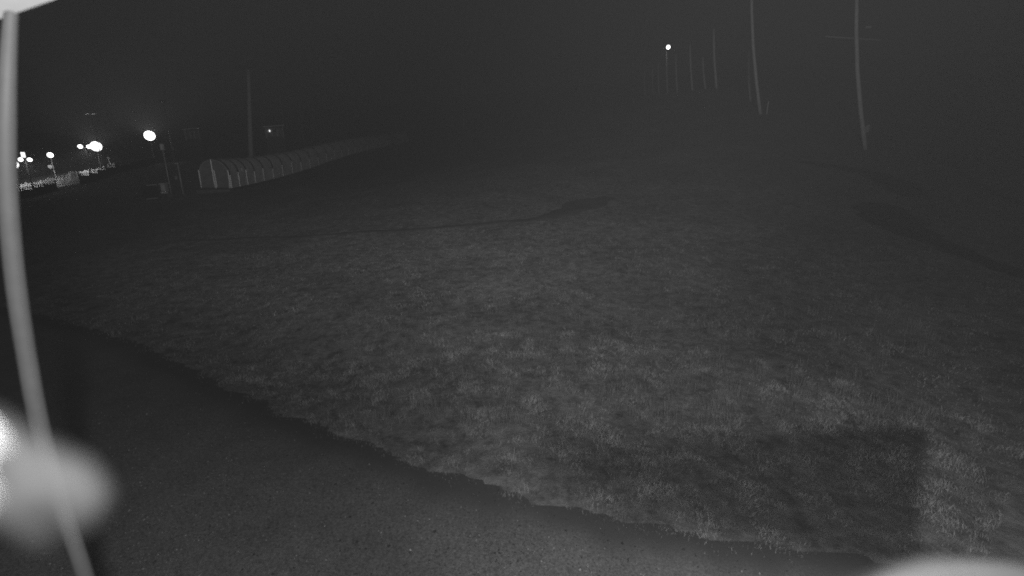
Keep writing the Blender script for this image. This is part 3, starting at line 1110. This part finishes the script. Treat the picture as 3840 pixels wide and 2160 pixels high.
def road_lamp(px, ytop, ybase, d, style, size, power, label, rad=0.09):
    g = at(px, ytop, d)
    b = Vector((g.x, g.y, hz(g.x, g.y)))
    hgt = g.z - b.z
    r = thing('road_lamp', b, label, 'street lamp', 'lamps along the road beyond the fence')
    MB().tube([(0, 0, -0.3), (0, 0, hgt * 0.5), (0, 0, hgt)], [rad, rad * 0.8, rad * 0.6], 8).build('post', M['steel'], r, True)
    n_ = EYE - b
    n_.z = 0
    n_.normalize()
    sd = Vector((-n_.y, n_.x, 0))
    if style == 'double':
        MB().tube([tuple(-sd * size * 1.15 + Vector((0, 0, hgt + 0.1))), (0, 0, hgt - 0.05), tuple(sd * size * 1.15 + Vector((0, 0, hgt + 0.1)))], 0.05, 6).build('bracket', M['steel'], r)
        for s_ in (-1, 1):
            disc_head(r, sd * (s_ * size * 1.05) + Vector((0, 0, hgt + 0.12)) + n_ * 0.1, size * 0.62, 0.35)
    elif style == 'flood':
        MB().tube([tuple(-sd * size * 1.4 + Vector((0, 0, hgt - size * 0.6))), (0, 0, hgt - size * 1.45), tuple(sd * size * 1.4 + Vector((0, 0, hgt - size * 0.6)))], 0.05, 6).build('yoke', M['steel'], r)
        disc_head(r, Vector((0, 0, hgt)) + n_ * 0.25, size * 1.28, 0.1)
    else:
        disc_head(r, Vector((0, 0, hgt + 0.1)) + n_ * 0.15, size, 0.2)
    L = b + Vector((0, 0, hgt - 0.2)) - n_ * 0.2
    if style == 'flood':
        L = b + Vector((0, 0, hgt)) + n_ * 1.3
        lamp_ld('floodlight_light', L, L + n_ * 10 + Vector((0, 0, 10.0)), power, 116.0, 0.4)
    if style != 'flood' and power > 0:
        lamp_ld('road_lamp_light', L, L + Vector((0, 0, -6)) - n_ * 8.0, power, 104.0)
    return r, b, hgt


road_lamp(50, 620, 725, 64.5, 'single', 0.55, 700, 'large single lamp partly hidden by the bowed near pole')
r, b, h = road_lamp(95, 602, 716, 65.0, 'double', 0.42, 1200, 'twin-headed lamp with a small glowing box on top of its post')
MB().box(-0.1, 0, h + 0.75, 0.3, 0.3, 0.7).build('glowing_box', M['lamp_box_glow'], r)  # glow put into the box's own material, though it is no lamp
road_lamp(189, 584, 690, 72.0, 'single', 0.36, 350, 'small single lamp above the dull heap before the gap')
road_lamp(318, 553, 676, 76.5, 'double', 0.5, 1500, 'twin-headed lamp on a bright post above the gap')
road_lamp(360, 549, 655, 92.0, 'flood', 0.68, 2600, 'big round floodlight close beside a twin-headed lamp')
road_lamp(561, 509, 610, 100.0, 'flood', 0.74, 2600, 'big isolated round floodlight above the upper fence')

# unlit twin lamp
g = at(394, 655, 90.0)
b = Vector((g.x, g.y, min(hz(g.x, g.y), g.z)))
h = at(394, 428, 90.0).z - b.z
r = thing('unlit_road_lamp', b, 'very tall unlit post with two flat pale lamp heads', 'street lamp')
MB().tube([(0, 0, -0.3), (0, 0, h)], [0.1, 0.06], 8).build('post', M['dark_steel'], r)
MB().tube([(-0.75, 0, h), (0.75, 0, h)], 0.04, 6).build('bracket', M['dark_steel'], r)
for s_ in (-1, 1):
    MB().box(s_ * 0.6, -0.1, h + 0.06, 0.55, 0.5, 0.14).build('lamp_head', M['lamp_off'], r)
# round traffic mirror near the small lamp, plain bollard post further on
g = at(205, 690, 80.0)
b = Vector((g.x, g.y, min(hz(g.x, g.y), g.z)))
zc = at(205, 625, 80.0).z - b.z
r = thing('round_sign', b, 'round pale sign on a dark stake beside the small single lamp', 'sign')
MB().tube([(0, 0.05, -0.3), (0, 0.05, zc)], 0.03, 6).build('stake', M['dark_steel'], r)
n_ = (EYE - b).normalized()
c = Vector((0, 0, zc))
MB().tube([c - n_ * 0.03, c + n_ * 0.03], 0.3, 18).build('disc', M['pale_box'], r)
g = at(420, 650, 88.0)
b = Vector((g.x, g.y, min(hz(g.x, g.y), g.z)))
h = at(420, 592, 88.0).z - b.z
r = thing('marker_post', b, 'thin dim marker post near the very tall unlit lamp', 'post')
MB().tube([(0, 0, -0.3), (0, 0, h)], 0.05, 8).build('shaft', M['steel'], r)
MB().box(0, -0.05, h, 0.4, 0.08, 0.3).build('plate', M['steel'], r)

# ------------------------------------------------------------------ things close to the camera
# soffit corner
A, B_, C_, D_ = near(-520, 345, 1.30), near(-60, 92, 1.25), near(205, -2, 1.22), near(560, -170, 1.18)
back = Vector((-0.9, -0.75, 0.16))
r = thing('soffit', (A + D_) / 2, 'pale soffit corner with bright rivets above the bowed near pole', 'soffit')
o0 = r.location.copy()
q = [A, B_, C_, D_]
vs = [Vector(p) - o0 for p in q] + [Vector(p) + back - o0 for p in q]
thick = Vector((0, 0, 0.035))
vs += [p + thick for p in vs]
n4 = 4
fs = []
for j in range(3):
    fs += [(j, j + 4, j + 5, j + 1), (8 + j, 9 + j, 13 + j, 12 + j), (j, j + 1, 9 + j, 8 + j)]
fs += [(0, 8, 12, 4), (3, 7, 15, 11), (4, 12, 13, 5), (5, 13, 14, 6), (6, 14, 15, 7)]
MB().poly(vs, fs).build('soffit_panel', M['soffit'], r)
# normal of the underside
nn_ = (vs[1] - vs[0]).cross(vs[4] - vs[0]).normalized()
if nn_.z > 0:
    nn_ = -nn_
for (px, py, rs) in ((47, 3, 1.0), (45, 33, 1.2), (8, 39, 1.1), (86, 16, 0.8), (30, 26, 0.5), (70, 5, 0.5), (3, 48, 0.6), (110, 14, 0.5)):
    d = ray(px, py)
    t = ((vs[0] + o0) - EYE).dot(nn_) / d.dot(nn_)
    p = EYE + d * t - o0
    MB().tube([p + nn_ * 0.0005, p + nn_ * 0.004], [0.004 * rs, 0.0022 * rs], 8).build('rivet', M['fleck'], r)

# straight near pole, built bowed in a slack arc down past the lens
cpx = [(60, -60, 1.22), (42, 60, 1.24), (32, 230, 1.27), (24, 450, 1.30), (26, 640, 1.33), (38, 850, 1.37), (62, 1080, 1.42), (98, 1320, 1.47), (150, 1600, 1.53), (222, 1860, 1.60), (300, 2100, 1.66), (400, 2400, 1.75), (560, 2800, 1.9)]
cp = [near(*q) for q in cpx]
pts, rads = [], []
for i in range(len(cp) - 1):
    p0, p1, p2, p3 = cp[max(i - 1, 0)], cp[i], cp[i + 1], cp[min(i + 2, len(cp) - 1)]
    for k in range(6):
        t = k / 6
        pts.append(0.5 * ((2 * p1) + (p2 - p0) * t + (2 * p0 - 5 * p1 + 4 * p2 - p3) * t * t + (3 * p1 - p0 - 3 * p2 + p3) * t ** 3))
pts.append(cp[-1])
wpx = np.interp(np.linspace(0, 1, len(pts)), np.linspace(0, 1, 13), [38, 40, 48, 58, 58, 58, 58, 56, 56, 54, 50, 48, 46])
wds = np.interp(np.linspace(0, 1, len(pts)), np.linspace(0, 1, 13), [q[2] for q in cpx])
rads = [float(a * b / F0 / 2) for a, b in zip(wpx, wds)]
base = pts[0].copy()
o = MB().tube([p - base for p in pts], rads, 16).build('bowed_near_pole', M['near_pole'], smooth=True)
o.location = base
tag(o, 'thick pale grey pole built bowed in an arc down from the soffit', 'near_pole')

# bright knob added at the edge of view as the glare's core
def lumpy(name, centre, radii, rot, material, label, cat, seed, amp=0.12):
    bm = bmesh.new()
    bmesh.ops.create_icosphere(bm, subdivisions=4, radius=1.0)
    r_ = np.random.default_rng(seed)
    ph = r_.uniform(0, 6.28, 9)
    for v in bm.verts:
        c = v.co.copy()
        k = 1 + amp * (math.sin(3 * c.x + ph[0]) * math.sin(2.4 * c.y + ph[1]) + 0.6 * math.sin(5 * c.z + ph[2] + 2 * c.x) + 0.4 * math.sin(9 * c.y + ph[3]))
        v.co = Vector((c.x * radii[0], c.y * radii[1], c.z * radii[2])) * k
    me = bpy.data.meshes.new(name)
    bm.to_mesh(me)
    bm.free()
    me.polygons.foreach_set('use_smooth', [True] * len(me.polygons))
    o = link(name, me, material)
    o.location = centre
    o.rotation_euler = rot
    return tag(o, label, cat)


bc = near(-110, 1775, 0.19)
lumpy('glare_knob', bc, (0.013, 0.013, 0.034), (PITCH * 0.5, 0.25, 0), M['pale_box'], 'bright blurred knob added as the core of the glare beside the bowed pole', 'bracket', 4, 0.06)

# nested see-through shells added round the knob to imitate glare
def glare_material():
    m = mat('glare_shell_grey', 0.052, 0.9, 0.15, 60.0)
    nt = m.node_tree
    p = nt.nodes['Principled BSDF']
    tc = [n for n in nt.nodes if n.type == 'TEX_COORD'][0]
    nz = nt.nodes.new('ShaderNodeTexNoise')
    nz.inputs['Scale'].default_value = 45.0
    nz.inputs['Detail'].default_value = 3.0
    rp = nt.nodes.new('ShaderNodeMapRange')
    rp.inputs['From Min'].default_value = 0.3
    rp.inputs['From Max'].default_value = 0.7
    rp.inputs['To Min'].default_value = 0.06
    rp.inputs['To Max'].default_value = 0.2
    nt.links.new(tc.outputs['Object'], nz.inputs['Vector'])
    nt.links.new(nz.outputs['Fac'], rp.inputs['Value'])
    nt.links.new(rp.outputs['Result'], p.inputs['Alpha'])
    return m


M['glare_shells'] = glare_material()
wbase = near(110, 1800, 0.165)
r_ = np.random.default_rng(5)
bm = bmesh.new()
for k, sc_ in enumerate((1.0, 0.86, 0.72, 0.58, 0.44)):
    bmesh.ops.create_icosphere(bm, subdivisions=4, radius=sc_)
ph = r_.uniform(0, 6.28, 8)
tilt = Matrix.Rotation(math.radians(35), 3, FWD)
for v in bm.verts:
    c = v.co
    k = 1 + 0.22 * math.sin(3 * c.x + ph[0]) * math.sin(3 * c.z + ph[1]) + 0.12 * math.sin(5 * c.x + 4 * c.z + ph[2])
    v.co = tilt @ (RIGHT * (c.x * 0.031 * k) + FWD * (c.y * 0.009) + UP * (c.z * 0.018 * k))
me = bpy.data.meshes.new('glare_cloud')
bm.to_mesh(me)
bm.free()
me.polygons.foreach_set('use_smooth', [True] * len(me.polygons))
me.materials.append(M['glare_shells'])
o = link('glare_cloud', me)
o.location = wbase
tag(o, 'blurred see-through cloud added as glare around the bright knob and bowed pole', 'glare_cloud')

# rounded lump added low in front of the lens to imitate glare
hc = near(3530, 2335, 0.33)
lumpy('glare_lump', hc, (0.098, 0.035, 0.046), (0.1, 0.06, 0.1), M['low_glare'], 'blurred pale rounded lump added as glare in front of the near grass', 'low_glare', 9, 0.11)

# unseen board added by the flood lamp to shade a patch of turf
corners = [on_plane(3450, 1590, 0.3), on_plane(2080, 1655, 0.3), on_plane(2200, 1890, 0.0), on_plane(3390, 2130, 0.0)]
ts = (0.15, 0.035, 0.035, 0.15)
q = [NEAR_LAMP + (c - NEAR_LAMP) * t for c, t in zip(corners, ts)]
cen = sum(q, Vector()) / 4
nrm = (q[1] - q[0]).cross(q[3] - q[0]).normalized()
r = thing('shadow_board', cen, 'plain dark board added out of view to shade the near turf', 'sign')
vs = [p - cen + nrm * s_ * 0.02 for s_ in (-1, 1) for p in q]
MB().poly(vs, [(0, 1, 2, 3), (7, 6, 5, 4), (0, 4, 5, 1), (1, 5, 6, 2), (2, 6, 7, 3), (3, 7, 4, 0)]).build('board', M['dark_steel'], r)

# ------------------------------------------------------------------ thin haze added round the whole place to imitate the sensor's veil
hb = MB().box(0, 394, 79.0, 1300, 1060, 202.0).build('haze', None, kind='stuff')
hm = bpy.data.materials.new('veil_haze')
hm.use_nodes = True
nt = hm.node_tree
nt.nodes.clear()
vo = nt.nodes.new('ShaderNodeOutputMaterial')
pv = nt.nodes.new('ShaderNodeVolumePrincipled')
pv.inputs['Color'].default_value = (0.9, 0.9, 0.9, 1)
pv.inputs['Density'].default_value = HAZE_DENSITY
nt.links.new(pv.outputs[0], vo.inputs['Volume'])
hm.cycles.volume_sampling = 'EQUIANGULAR'
hb.data.materials.append(hm)
